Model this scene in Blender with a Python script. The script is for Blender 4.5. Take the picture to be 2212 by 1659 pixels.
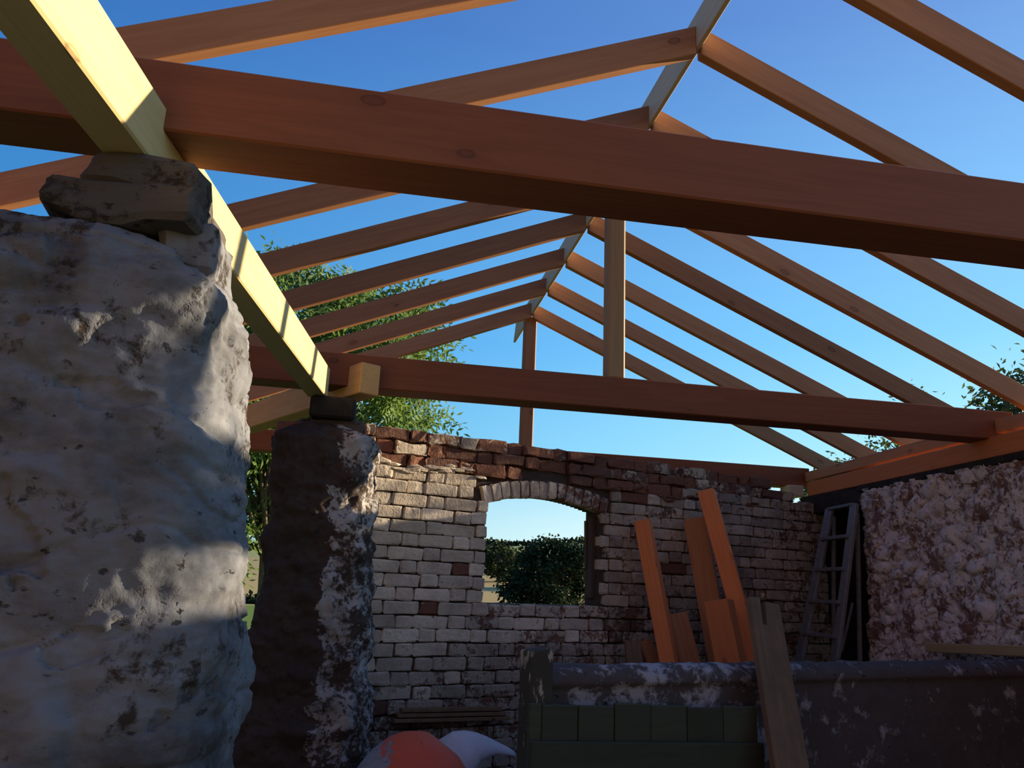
import bpy, bmesh, math, random
import numpy as np
from mathutils import Vector, Matrix, Quaternion, noise

for o in list(bpy.data.objects):
    bpy.data.objects.remove(o, do_unlink=True)
SC = bpy.context.scene
COL = SC.collection
random.seed(7)
noise.seed_set(7)
NR = np.random.RandomState(11)

# ------------------------------------------------------------------ camera
EYE = 1.5
cam_d = bpy.data.cameras.new('camera')
cam = bpy.data.objects.new('camera', cam_d)
COL.objects.link(cam)
cam_d.sensor_fit = 'HORIZONTAL'
cam_d.sensor_width = 36.0
cam_d.lens = 36.0 * 1694.2 / 2212.0
cam_d.clip_start = 0.05
cam_d.clip_end = 2000
_r = Vector((0.9837049, -0.17483223, 0.04193282))
_f = Vector((0.15950546, 0.9562698, 0.24516539))
_u = Vector((-0.0829619, -0.23448188, 0.96857399))
cam.matrix_world = Matrix(((_r.x, _u.x, -_f.x, 0), (_r.y, _u.y, -_f.y, 0), (_r.z, _u.z, -_f.z, EYE), (0, 0, 0, 1)))
SC.camera = cam

# ------------------------------------------------------------------ sky, sun, exposure
SUN = Vector((1.0, 0.137, 0.206)).normalized()
world = bpy.data.worlds.new('world')
SC.world = world
world.use_nodes = True
wn = world.node_tree.nodes
wl = world.node_tree.links
wn.clear()
# clear evening sky: deep blue overhead, pale at the horizon, brighter towards the sun
tcw = wn.new('ShaderNodeTexCoord')
nrm = wn.new('ShaderNodeVectorMath'); nrm.operation = 'NORMALIZE'
wl.new(tcw.outputs['Generated'], nrm.inputs[0])
sepw = wn.new('ShaderNodeSeparateXYZ')
wl.new(nrm.outputs[0], sepw.inputs[0])
rmp = wn.new('ShaderNodeValToRGB')
wl.new(sepw.outputs['Z'], rmp.inputs['Fac'])
stops = [(0.0, (0.46, 0.74, 0.84)), (0.06, (0.37, 0.69, 0.83)), (0.16, (0.15, 0.50, 0.82)), (0.29, (0.082, 0.37, 0.79)), (0.62, (0.048, 0.175, 0.52)), (1.0, (0.030, 0.10, 0.33))]
while len(rmp.color_ramp.elements) < len(stops):
    rmp.color_ramp.elements.new(0.5)
for el_, (p_, c_) in zip(rmp.color_ramp.elements, stops):
    el_.position = p_
    el_.color = (*c_, 1)
dotw = wn.new('ShaderNodeVectorMath'); dotw.operation = 'DOT_PRODUCT'
wl.new(nrm.outputs[0], dotw.inputs[0])
dotw.inputs[1].default_value = SUN
cmb = wn.new('ShaderNodeCombineColor')
for i_, k_ in enumerate((1.6, 0.85, 0.50)):
    pw = wn.new('ShaderNodeMath'); pw.operation = 'POWER'
    pw.inputs[0].default_value = math.exp(k_)
    wl.new(dotw.outputs['Value'], pw.inputs[1])
    wl.new(pw.outputs[0], cmb.inputs[i_])
mulw = wn.new('ShaderNodeMix'); mulw.data_type = 'RGBA'; mulw.blend_type = 'MULTIPLY'
mulw.inputs[0].default_value = 1.0
wl.new(rmp.outputs['Color'], mulw.inputs[6])
wl.new(cmb.outputs[0], mulw.inputs[7])
bg = wn.new('ShaderNodeBackground')
bg.inputs['Strength'].default_value = 1.0
wo = wn.new('ShaderNodeOutputWorld')
wl.new(mulw.outputs[2], bg.inputs['Color'])
wl.new(bg.outputs[0], wo.inputs['Surface'])

sun_d = bpy.data.lights.new('sun', 'SUN')
sun_d.energy = 11.0
sun_d.angle = math.radians(0.6)
sun_d.color = (1.0, 0.85, 0.60)
sun_o = bpy.data.objects.new('sun', sun_d)
COL.objects.link(sun_o)
sun_o.rotation_euler = (-SUN).to_track_quat('-Z', 'Y').to_euler()
sun_o.location = (30, 6, 12)

vs = SC.view_settings
vs.view_transform = 'Standard'
vs.look = 'None'
vs.exposure = 0.0
vs.gamma = 1.0
vs.use_curve_mapping = False

# ------------------------------------------------------------------ material helpers
class NT:
    def __init__(self, name):
        self.m = bpy.data.materials.new(name)
        self.m.use_nodes = True
        self.t = self.m.node_tree
        self.n = self.t.nodes
        self.b = self.n['Principled BSDF']
        self.out = self.n['Material Output']
    def link(self, a, b):
        self.t.links.new(a, b)
    def node(self, kind, **kw):
        x = self.n.new(kind)
        for k, v in kw.items():
            setattr(x, k, v)
        return x
    def set(self, sock, v):
        if isinstance(v, bpy.types.NodeSocket):
            self.link(v, sock)
        else:
            sock.default_value = v
    def coord(self, kind='Object'):
        if kind == 'Position':
            return self.node('ShaderNodeNewGeometry').outputs['Position']
        return self.node('ShaderNodeTexCoord').outputs[kind]
    def mapping(self, vec, scale=(1, 1, 1), loc=(0, 0, 0), rot=(0, 0, 0)):
        m = self.node('ShaderNodeMapping')
        self.link(vec, m.inputs['Vector'])
        self.set(m.inputs['Scale'], scale)
        self.set(m.inputs['Location'], loc)
        self.set(m.inputs['Rotation'], rot)
        return m.outputs[0]
    def noise(self, vec, scale, detail=4, rough=0.6, dist=0.0):
        x = self.node('ShaderNodeTexNoise')
        self.link(vec, x.inputs['Vector'])
        x.inputs['Scale'].default_value = scale
        x.inputs['Detail'].default_value = detail
        x.inputs['Roughness'].default_value = rough
        x.inputs['Distortion'].default_value = dist
        return x.outputs['Fac']
    def voro(self, vec, scale, feature='F1'):
        x = self.node('ShaderNodeTexVoronoi', feature=feature)
        self.link(vec, x.inputs['Vector'])
        x.inputs['Scale'].default_value = scale
        return x.outputs['Distance']
    def ramp(self, fac, stops):
        r = self.node('ShaderNodeValToRGB')
        e = r.color_ramp.elements
        while len(e) < len(stops):
            e.new(0.5)
        for i, (p, c) in enumerate(stops):
            e[i].position = p
            e[i].color = (c[0], c[1], c[2], 1) if not isinstance(c, (int, float)) else (c, c, c, 1)
        self.link(fac, r.inputs['Fac'])
        return r.outputs['Color']
    def mix(self, fac, a, b, blend='MIX'):
        x = self.node('ShaderNodeMix', data_type='RGBA', blend_type=blend)
        self.set(x.inputs[0], fac)
        for s, v in ((x.inputs[6], a), (x.inputs[7], b)):
            if isinstance(v, tuple):
                v = (v[0], v[1], v[2], 1)
            self.set(s, v)
        return x.outputs[2]
    def math(self, op, a, b=0.0, c=None, clamp=False):
        x = self.node('ShaderNodeMath', operation=op, use_clamp=clamp)
        self.set(x.inputs[0], a)
        self.set(x.inputs[1], b)
        if c is not None:
            self.set(x.inputs[2], c)
        return x.outputs[0]
    def bump(self, h, strength=0.3, dist=0.01):
        x = self.node('ShaderNodeBump')
        x.inputs['Strength'].default_value = strength
        x.inputs['Distance'].default_value = dist
        self.link(h, x.inputs['Height'])
        self.link(x.outputs[0], self.b.inputs['Normal'])
    def done(self, col, rough=0.8, spec=0.3):
        self.set(self.b.inputs['Base Color'], col if not isinstance(col, tuple) else (col[0], col[1], col[2], 1))
        self.set(self.b.inputs['Roughness'], rough)
        self.b.inputs['Specular IOR Level'].default_value = spec
        return self.m

def wood(name, light, dark, knot, rough=0.65, grime_shade=0.0):
    t = NT(name)
    info = t.node('ShaderNodeObjectInfo').outputs['Random']
    off = t.math('MULTIPLY', info, 53.0)
    comb = t.node('ShaderNodeCombineXYZ')
    for i in range(3):
        t.link(off, comb.inputs[i])
    add = t.node('ShaderNodeVectorMath', operation='ADD')
    t.link(t.coord('Object'), add.inputs[0])
    t.link(comb.outputs[0], add.inputs[1])
    v = add.outputs[0]
    fine = t.noise(t.mapping(v, (3, 70, 70)), 1.0, 3, 0.6)
    wide = t.noise(t.mapping(v, (0.9, 16, 16)), 1.0, 4, 0.6, 0.6)
    rings = t.math('PINGPONG', t.math('MULTIPLY', wide, 9.0), 1.0)
    kd = t.voro(t.mapping(v, (3.2, 6.5, 6.5)), 1.0)
    km = t.ramp(kd, [(0.0, 0.5), (0.06, 0.5), (0.085, 1.0), (0.11, 0.0)])
    kh = t.ramp(kd, [(0.1, 1.0), (0.26, 0.0)])
    g = t.math('ADD', t.math('MULTIPLY', rings, 0.4), t.math('MULTIPLY', fine, 0.5))
    col = t.mix(g, light, dark)
    col = t.mix(t.math('MULTIPLY', kh, 0.35), col, dark)
    col = t.mix(t.math('MULTIPLY', km, 0.6), col, knot)
    tone = t.math('ADD', t.math('MULTIPLY', info, 0.5), 0.75)
    tc = t.node('ShaderNodeCombineColor')
    for i in range(3):
        t.link(tone, tc.inputs[i])
    col = t.mix(1.0, col, tc.outputs[0], 'MULTIPLY')
    if grime_shade:
        gr = t.ramp(t.noise(v, 7.0, 5, 0.7), [(0.4, 0.0), (0.7, 1.0)])
        col = t.mix(t.math('MULTIPLY', gr, grime_shade), col, (0.05, 0.045, 0.04))
    t.bump(t.math('ADD', fine, t.math('MULTIPLY', km, -0.5)), 0.25, 0.002)
    return t.done(col, rough, 0.25)

M = {}
M['rafter'] = wood('wood_rafter', (0.42, 0.19, 0.085), (0.29, 0.115, 0.05), (0.08, 0.03, 0.014))
M['beam'] = wood('wood_beam', (0.235, 0.075, 0.03), (0.165, 0.05, 0.02), (0.06, 0.022, 0.01))
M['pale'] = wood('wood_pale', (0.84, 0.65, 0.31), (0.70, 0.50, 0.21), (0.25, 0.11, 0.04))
M['post'] = wood('wood_post', (0.36, 0.235, 0.115), (0.27, 0.165, 0.075), (0.14, 0.06, 0.03))
M['diag'] = wood('wood_diagonal', (0.58, 0.34, 0.125), (0.46, 0.24, 0.08), (0.14, 0.06, 0.03))
M['ridge'] = wood('wood_ridge', (0.60, 0.50, 0.34), (0.50, 0.38, 0.24), (0.2, 0.1, 0.05))
M['prop'] = wood('wood_prop', (0.62, 0.20, 0.065), (0.48, 0.14, 0.045), (0.12, 0.04, 0.015), 0.6)
M['oldboard'] = wood('wood_oldboard', (0.22, 0.14, 0.075), (0.13, 0.08, 0.045), (0.05, 0.03, 0.02), 0.85, 0.5)
M['gate'] = wood('wood_gate_green', (0.055, 0.062, 0.035), (0.032, 0.038, 0.022), (0.02, 0.02, 0.012), 0.85, 0.6)
M['frame'] = wood('wood_window_frame', (0.13, 0.085, 0.06), (0.08, 0.05, 0.035), (0.03, 0.02, 0.015), 0.85, 0.4)

def mat_brick():
    t = NT('brick_whitewashed')
    info = t.node('ShaderNodeObjectInfo')
    sep = t.node('ShaderNodeSeparateColor')
    t.link(info.outputs['Color'], sep.inputs[0])
    white, grime_shade, rnd = sep.outputs[0], sep.outputs[1], sep.outputs[2]
    p = t.coord('Position')
    n1 = t.noise(p, 9.0, 5, 0.65, 0.3)
    n2 = t.noise(p, 42.0, 4, 0.7)
    red = t.mix(n2, (0.20, 0.075, 0.045), (0.34, 0.145, 0.085))
    red = t.mix(rnd, red, (0.17, 0.085, 0.06))
    mask = t.math('ADD', t.math('MULTIPLY', n1, 0.65), t.math('MULTIPLY', n2, 0.35))
    mask = t.math('ADD', mask, t.math('SUBTRACT', t.math('MULTIPLY', white, 0.62), 0.33))
    mask = t.ramp(mask, [(0.46, 0.0), (0.54, 1.0)])
    ww = t.mix(n2, (0.70, 0.56, 0.42), (0.88, 0.73, 0.56))
    vary = t.math('ADD', 0.72, t.math('MULTIPLY', info.outputs['Random'], 0.5))
    vc = t.node('ShaderNodeCombineColor')
    for i in range(3):
        t.link(vary, vc.inputs[i])
    ww = t.mix(1.0, ww, vc.outputs[0], 'MULTIPLY')
    col = t.mix(mask, red, ww)
    stain = t.ramp(t.noise(p, 4.5, 6, 0.72), [(0.46, 0.0), (0.74, 1.0)])
    col = t.mix(t.math('MULTIPLY', stain, 0.5), col, (0.13, 0.085, 0.065))
    spots = t.ramp(t.noise(p, 75.0, 3, 0.6), [(0.28, 1.0), (0.36, 0.0)])
    col = t.mix(t.math('MULTIPLY', spots, 0.6), col, (0.05, 0.03, 0.025))
    dirt_shade = t.math('MULTIPLY', t.math('ADD', grime_shade, 0.0), t.math('ADD', 0.55, t.math('MULTIPLY', n1, 0.7)), clamp=True)
    col = t.mix(dirt_shade, col, (0.035, 0.024, 0.021))
    t.bump(t.math('ADD', t.math('ADD', n2, t.math('MULTIPLY', n1, 0.8)), t.math('MULTIPLY', mask, 0.7)), 0.9, 0.010)
    return t.done(col, 0.9, 0.15)
M['brick'] = mat_brick()

def mat_mortar():
    t = NT('mortar_dark')
    p = t.coord('Position')
    n = t.noise(p, 30, 5, 0.7)
    col = t.mix(n, (0.03, 0.021, 0.018), (0.12, 0.088, 0.07))
    t.bump(n, 0.6, 0.01)
    return t.done(col, 0.95, 0.1)
M['mortar'] = mat_mortar()

def mat_wash(name, white, white2, under, amount, grime_shade=(0.05, 0.04, 0.035), gscale=3.0, gthr=(0.55, 0.72), fine=28.0, left=None, right=None, space='Object'):
    t = NT(name)
    p = t.coord(space)
    a = t.noise(p, 5.5, 6, 0.68, 0.4)
    b = t.noise(p, fine, 5, 0.7, 0.3)
    m = t.math('ADD', t.math('MULTIPLY', a, 0.55), t.math('MULTIPLY', b, 0.45))
    m = t.math('ADD', m, amount - 0.5)
    if left is not None:
        sx = t.node('ShaderNodeSeparateXYZ')
        t.link(p, sx.inputs[0])
        edge = t.math('ADD', sx.outputs[0], t.math('MULTIPLY', t.math('SUBTRACT', a, 0.5), 0.5))
        m = t.math('SUBTRACT', m, t.ramp(edge, [(left, 0.5), (left + 0.1, 0.0)]))
    if right is not None:
        sx = t.node('ShaderNodeSeparateXYZ')
        t.link(p, sx.inputs[0])
        edge = t.math('ADD', sx.outputs[0], t.math('MULTIPLY', t.math('SUBTRACT', a, 0.5), 0.7))
        m = t.math('SUBTRACT', m, t.ramp(t.math('DIVIDE', edge, 4.0), [(right / 4.0, 0.0), (right / 4.0 + 0.06, 0.075)]))
    m = t.ramp(m, [(0.47, 0.0), (0.53, 1.0)])
    w = t.mix(t.noise(p, 2.2, 4, 0.6), white, white2)
    u = t.mix(b, under, tuple(x * 0.45 for x in under))
    col = t.mix(m, u, w)
    gr = t.ramp(t.noise(t.mapping(p, (1, 1, 1.7), (5, 3, 9)), gscale, 6, 0.7), [(gthr[0], 0.0), (gthr[1], 1.0)])
    col = t.mix(t.math('MULTIPLY', gr, 0.75), col, grime_shade)
    pits = t.ramp(t.noise(t.mapping(p, (1, 1, 1.6)), 24, 3, 0.5), [(0.27, 1.0), (0.33, 0.0)])
    col = t.mix(t.math('MULTIPLY', pits, 0.85), col, (0.03, 0.025, 0.025))
    h = t.math('ADD', t.math('MULTIPLY', b, 0.7), t.math('SUBTRACT', t.math('MULTIPLY', m, 0.5), pits))
    t.bump(h, 0.55, 0.008)
    return t.done(col, 0.9, 0.15)
M['pier1'] = mat_wash('limewash_grey', (0.255, 0.25, 0.26), (0.125, 0.125, 0.138), (0.065, 0.047, 0.036), 0.57, (0.035, 0.028, 0.024), 2.6, gthr=(0.44, 0.66), fine=22.0)
M['pier2'] = mat_wash('limewash_patchy', (0.33, 0.29, 0.27), (0.43, 0.39, 0.36), (0.085, 0.056, 0.042), 0.49, (0.03, 0.022, 0.018), 2.0, (0.5, 0.7), 38.0, left=0.0)
M['stone'] = mat_wash('limewash_stone', (0.64, 0.53, 0.49), (0.50, 0.39, 0.35), (0.26, 0.135, 0.10), 0.54, (0.10, 0.05, 0.04), 4.0, (0.55, 0.7), space='Position')
M['stoneback'] = mat_wash('earth_mortar', (0.62, 0.51, 0.465), (0.48, 0.365, 0.32), (0.24, 0.12, 0.09), 0.52, (0.18, 0.095, 0.07), 5.0, space='Position')
M['render'] = mat_wash('cement_render', (0.27, 0.25, 0.265), (0.34, 0.315, 0.33), (0.105, 0.085, 0.082), 0.49, (0.05, 0.042, 0.04), 1.1, (0.52, 0.72), 16.0, right=1.75)
M['padstone'] = mat_wash('padstone_dark', (0.125, 0.105, 0.09), (0.085, 0.068, 0.058), (0.05, 0.036, 0.03), 0.56)
M['slab'] = mat_wash('concrete_slab', (0.20, 0.18, 0.16), (0.15, 0.13, 0.12), (0.08, 0.06, 0.05), 0.6)

def plain(name, c1, c2, scale=12.0, rough=0.7, spec=0.3, metal=0.0, bumps=0.2):
    t = NT(name)
    p = t.coord('Object')
    n = t.noise(p, scale, 5, 0.65)
    t.b.inputs['Metallic'].default_value = metal
    if bumps:
        t.bump(n, bumps, 0.004)
    return t.done(t.mix(t.ramp(n, [(0.3, 0.0), (0.7, 1.0)]), c1, c2), rough, spec)
M['alu'] = plain('weathered_aluminium', (0.13, 0.13, 0.135), (0.21, 0.21, 0.215), 18, 0.55, 0.4, 0.25)
M['iron'] = plain('rusty_iron', (0.10, 0.05, 0.03), (0.05, 0.035, 0.03), 40, 0.8)
M['shell'] = plain('pale_plastic', (0.42, 0.40, 0.43), (0.56, 0.54, 0.56), 6, 0.6)
M['batten'] = plain('batten_wood', (0.16, 0.09, 0.045), (0.24, 0.14, 0.07), 15, 0.8)
M['bark'] = plain('bark', (0.10, 0.075, 0.05), (0.20, 0.16, 0.12), 20, 0.95, 0.1, 0, 0.6)
M['dark'] = plain('dark_slate_shade', (0.020, 0.017, 0.015), (0.045, 0.036, 0.03), 12, 0.95, 0.1)  # dark slate; also colours shade into the corner recess
M['block'] = plain('concrete_block_grey', (0.2, 0.2, 0.2), (0.28, 0.28, 0.27), 25, 0.95, 0.1)

def mat_drum():
    t = NT('orange_paint_spattered')
    p = t.coord('Position')
    sx = t.node('ShaderNodeSeparateXYZ')
    t.link(p, sx.inputs[0])
    a = t.noise(p, 11, 6, 0.7)
    m = t.math('SUBTRACT', a, t.math('MULTIPLY', t.math('SUBTRACT', sx.outputs[0], 0.14), 3.5))
    m = t.ramp(m, [(0.53, 0.0), (0.60, 1.0)])
    col = t.mix(m, (0.62, 0.085, 0.03), t.mix(t.noise(p, 40, 4), (0.16, 0.13, 0.12), (0.34, 0.29, 0.27)))
    sp = t.ramp(t.noise(p, 26, 3), [(0.30, 1.0), (0.36, 0.0)])
    col = t.mix(t.math('MULTIPLY', sp, 0.8), col, (0.08, 0.05, 0.045))
    t.bump(t.math('ADD', m, t.noise(p, 40, 4)), 0.5, 0.01)
    return t.done(col, 0.6, 0.35)
M['drum'] = mat_drum()

def mat_gatepost():
    t = NT('peeling_paint_post')
    p = t.coord('Object')
    n = t.noise(t.mapping(p, (1, 1, 0.35)), 26, 5, 0.7)
    col = t.mix(t.noise(p, 9, 4), (0.035, 0.030, 0.022), (0.07, 0.06, 0.045))
    col = t.mix(t.ramp(n, [(0.555, 0.0), (0.61, 1.0)]), col, (0.34, 0.30, 0.24))
    t.bump(n, 0.4, 0.006)
    return t.done(col, 0.9, 0.15)
M['gatepost'] = mat_gatepost()

def leaf_mat(name, c1, c2, c3, trans=0.35, scale=3.0):
    t = NT(name)
    p = t.coord('Position')
    n = t.noise(p, scale, 3, 0.6)
    n2 = t.noise(p, scale * 9, 2, 0.6)
    col = t.mix(t.ramp(n, [(0.35, 0.0), (0.65, 1.0)]), c1, c2)
    col = t.mix(t.ramp(n2, [(0.5, 0.0), (0.75, 1.0)]), col, c3)
    t.done(col, 0.6, 0.35 if trans > 0.3 else 0.08)
    tr = t.node('ShaderNodeBsdfTranslucent')
    t.link(col, tr.inputs['Color'])
    mx = t.node('ShaderNodeMixShader')
    mx.inputs[0].default_value = trans
    t.link(t.b.outputs[0], mx.inputs[1])
    t.link(tr.outputs[0], mx.inputs[2])
    t.link(mx.outputs[0], t.out.inputs['Surface'])
    return t.m
M['ash'] = leaf_mat('ash_leaf', (0.10, 0.17, 0.035), (0.16, 0.24, 0.05), (0.27, 0.34, 0.09), 0.45)
M['laurel'] = leaf_mat('laurel_leaf', (0.05, 0.085, 0.03), (0.08, 0.12, 0.035), (0.15, 0.17, 0.05))
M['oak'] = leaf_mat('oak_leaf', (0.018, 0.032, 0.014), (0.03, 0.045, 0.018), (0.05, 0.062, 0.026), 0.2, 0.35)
M['oak2'] = leaf_mat('maple_leaf', (0.028, 0.045, 0.016), (0.045, 0.062, 0.02), (0.085, 0.092, 0.035), 0.25, 0.35)
M['hedge'] = leaf_mat('hedge_leaf', (0.02, 0.03, 0.012), (0.035, 0.05, 0.018), (0.05, 0.06, 0.02), 0.15, 0.6)

def mat_ground():
    t = NT('farmland')
    p = t.coord('Position')
    ln = t.node('ShaderNodeVectorMath', operation='LENGTH')
    t.link(t.mapping(p, (1, 1, 0)), ln.inputs[0])
    d = ln.outputs['Value']
    sx = t.node('ShaderNodeSeparateXYZ')
    t.link(p, sx.inputs[0])
    n = t.noise(p, 0.15, 5, 0.6)
    nf = t.noise(p, 2.5, 5, 0.7)
    grass = t.mix(nf, (0.10, 0.16, 0.02), (0.19, 0.26, 0.045))
    wav = t.node('ShaderNodeTexWave', bands_direction='Y')
    t.link(t.mapping(p, (0.08, 0.45, 0.0)), wav.inputs['Vector'])
    wav.inputs['Scale'].default_value = 1.0
    wav.inputs['Distortion'].default_value = 1.2
    straw = t.mix(t.math('MULTIPLY', wav.outputs['Fac'], 0.6), (0.50, 0.36, 0.15), (0.36, 0.26, 0.10))
    straw = t.mix(t.math('MULTIPLY', nf, 0.3), straw, (0.55, 0.42, 0.2))
    far = t.mix(n, (0.40, 0.38, 0.14), (0.34, 0.36, 0.12))
    k1 = t.ramp(t.math('DIVIDE', d, 400.0), [(0.099, 0.0), (0.102, 1.0)])
    k2 = t.ramp(t.math('DIVIDE', t.math('ADD', d, t.math('MULTIPLY', n, 16)), 400.0), [(0.345, 0.0), (0.352, 1.0)])
    col = t.mix(k1, grass, straw)
    col = t.mix(k2, col, far)
    t.bump(nf, 0.3, 0.03)
    return t.done(col, 0.95, 0.1)
M['ground'] = mat_ground()
def mat_bounce():
    t = NT('bounce_brick')
    br = t.node('ShaderNodeTexBrick')
    t.link(t.mapping(t.coord('Object'), (1, 1, 1), rot=(math.pi / 2, 0, 0)), br.inputs['Vector'])
    br.inputs['Color1'].default_value = (0.26, 0.14, 0.085, 1)
    br.inputs['Color2'].default_value = (0.22, 0.115, 0.07, 1)
    br.inputs['Mortar'].default_value = (0.22, 0.17, 0.12, 1)
    br.inputs['Scale'].default_value = 1.0
    br.inputs['Brick Width'].default_value = 0.235
    br.inputs['Row Height'].default_value = 0.081
    br.inputs['Mortar Size'].default_value = 0.006
    return t.done(br.outputs['Color'], 0.9, 0.1)
M['bounce'] = mat_bounce()

# ------------------------------------------------------------------ object helpers
def put(name, me, mat, parent=None, mw=None):
    o = bpy.data.objects.new(name, me)
    COL.objects.link(o)
    if mat is not None and len(me.materials) == 0:
        me.materials.append(mat)
    if parent is not None:
        o.parent = parent
    if mw is not None:
        o.matrix_local = mw
    return o

def pyd(name, v, f, smooth=False):
    me = bpy.data.meshes.new(name)
    me.from_pydata([tuple(x) for x in v], [], f)
    me.update()
    if smooth:
        me.polygons.foreach_set('use_smooth', [True] * len(me.polygons))
    return me

def tag(o, label=None, cat=None, group=None, kind=None):
    if label: o['label'] = label
    if cat: o['category'] = cat
    if group: o['group'] = group
    if kind: o['kind'] = kind
    return o

def empty(name, loc=(0, 0, 0), rz=0.0):
    o = bpy.data.objects.new(name, None)
    COL.objects.link(o)
    o.empty_display_size = 0.1
    o.location = loc
    o.rotation_euler = (0, 0, rz)
    return o

def frame(a, b, roll=0.0, up=Vector((0, 0, 1))):
    """matrix at a: X towards b, Z as near up as possible"""
    a, b = Vector(a), Vector(b)
    x = (b - a).normalized()
    if abs(x.dot(up)) > 0.98:
        up = Vector((0, 1, 0))
    y = up.cross(x).normalized()
    z = x.cross(y)
    m = Matrix((x, y, z)).transposed()
    m = m @ Matrix.Rotation(roll, 3, 'X')
    m = m.to_4x4()
    m.translation = a
    return m, (b - a).length

def bevel_mesh(name, v, f, w=0.004, seg=1):
    bm = bmesh.new()
    vs_ = [bm.verts.new(p) for p in v]
    for q in f:
        bm.faces.new([vs_[i] for i in q])
    bmesh.ops.recalc_face_normals(bm, faces=bm.faces)
    if w:
        bmesh.ops.bevel(bm, geom=list(bm.edges), offset=w, segments=seg, affect='EDGES', profile=0.5)
    me = bpy.data.meshes.new(name)
    bm.to_mesh(me)
    bm.free()
    return me

BOXF = [(0, 3, 2, 1), (4, 5, 6, 7), (0, 1, 5, 4), (1, 2, 6, 5), (2, 3, 7, 6), (3, 0, 4, 7)]
def boxv(x0, x1, y0, y1, z0, z1):
    return [(x0, y0, z0), (x1, y0, z0), (x1, y1, z0), (x0, y1, z0), (x0, y0, z1), (x1, y0, z1), (x1, y1, z1), (x0, y1, z1)]

def timber(name, a, b, w, h, mat, parent=None, roll=0.0, c0=0.0, c1=0.0, bev=0.004, sag=0.0, poly=None):
    """sawn timber: centre line a to b, section w x h, end cuts sheared by c0/c1 (x shift per unit z); poly overrides the side outline"""
    m, L = frame(a, b, roll)
    n = max(2, int(L / 0.5) + 1) if sag else 2
    if poly is None:
        top, bot = [], []
        for i in range(n):
            t = i / (n - 1)
            x = L * t
            dz = sag * 4 * t * (1 - t)
            sh = c0 if i == 0 else (c1 if i == n - 1 else 0)
            top.append((x + sh * h / 2, h / 2 + dz))
            bot.append((x - sh * h / 2, -h / 2 + dz))
        poly = bot + top[::-1]
    k = len(poly)
    v = [(x, -w / 2, z) for x, z in poly] + [(x, w / 2, z) for x, z in poly]
    f = [tuple(range(k)), tuple(range(2 * k - 1, k - 1, -1))]
    for i in range(k):
        j = (i + 1) % k
        f.append((i, i + k, j + k, j))
    me = bevel_mesh(name, v, f, bev)
    o = put(name, me, mat, parent)
    if parent is None:
        o.matrix_world = m
    else:
        o.matrix_local = m
    return o

def box(name, x0, x1, y0, y1, z0, z1, mat, parent=None, bev=0.006):
    c = Vector(((x0 + x1) / 2, (y0 + y1) / 2, z0))
    me = bevel_mesh(name, boxv(x0 - c.x, x1 - c.x, y0 - c.y, y1 - c.y, 0, z1 - z0), BOXF, bev)
    o = put(name, me, mat, parent)
    o.location = c
    return o

def fbm(p, sc, octv=4):
    return noise.fractal(Vector(p) * sc, 0.8, 2.1, octv)

# ------------------------------------------------------------------ ground and setting
def terrain_h(x, y):
    d = math.hypot(x, y)
    k = 0.036 + 0.05 * max(-1.5, min(1.5, x / (abs(y) + 1e-3) if y > 0 else 0.0))
    h2 = 1.5 + 260 * max(0.012, k)
    if d < 43:
        return -0.03
    return -0.03 + h2 * min(1.0, (d - 43) / 217.0)

def make_ground():
    v, f = [], []
    rad = [0.01, 3, 6, 10, 15, 20, 26, 33, 39, 43, 50, 60, 72, 86, 102, 120, 140, 162, 186, 212, 240, 262, 300, 360]
    na = 96
    for r in rad:
        for a in range(na):
            t = 2 * math.pi * a / na
            x, y = r * math.sin(t), r * math.cos(t)
            v.append((x, y, terrain_h(x, y) - (0 if r < 265 else (r - 262) * 0.08)))
    for i in range(len(rad) - 1):
        for a in range(na):
            b = (a + 1) % na
            f.append((i * na + a, (i + 1) * na + a, (i + 1) * na + b, i * na + b))
    o = put('ground', pyd('ground', v, f, True), M['ground'])
    tag(o, kind='structure')
make_ground()
fl = box('floor', -2.2, 4.6, -2.4, 6.9, -0.4, 0.0, M['slab'], bev=0.02)
tag(fl, kind='structure')

# unseen brick wall added behind the viewer, angled to throw warm sunlight back
bw = box('wall_bounce', -8.5, 8.5, -0.2, 0.2, 0.0, 6.0, M['bounce'], bev=0.0)
bw.matrix_world = Matrix.Translation((-2.0, -6.2, -0.1)) @ Matrix.Rotation(math.radians(-27), 4, 'Z')
tag(bw, kind='structure')

# ------------------------------------------------------------------ back wall: skewed Flemish-bond brick wall with arched window
PHI = math.atan(0.344)
WALL_M = Matrix.Translation((0, 4.89, 0)) @ Matrix.Rotation(PHI, 4, 'Z')   # local x along wall, y into wall
CO = 0.081
SILL = 1.365
WL, WR = 0.775, 1.69
AC = ((WL + WR) / 2, 2.07 - 1.66)
AR = 1.66
def intrados(l):
    return AC[1] + math.sqrt(AR * AR - (l - AC[0]) ** 2)
def wall_top(l):
    if l < 2.38: return 2.40
    if l < 2.52: return 2.325
    if l < 3.37: return 2.40
    return 2.32 if l < 3.65 else 2.24

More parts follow.
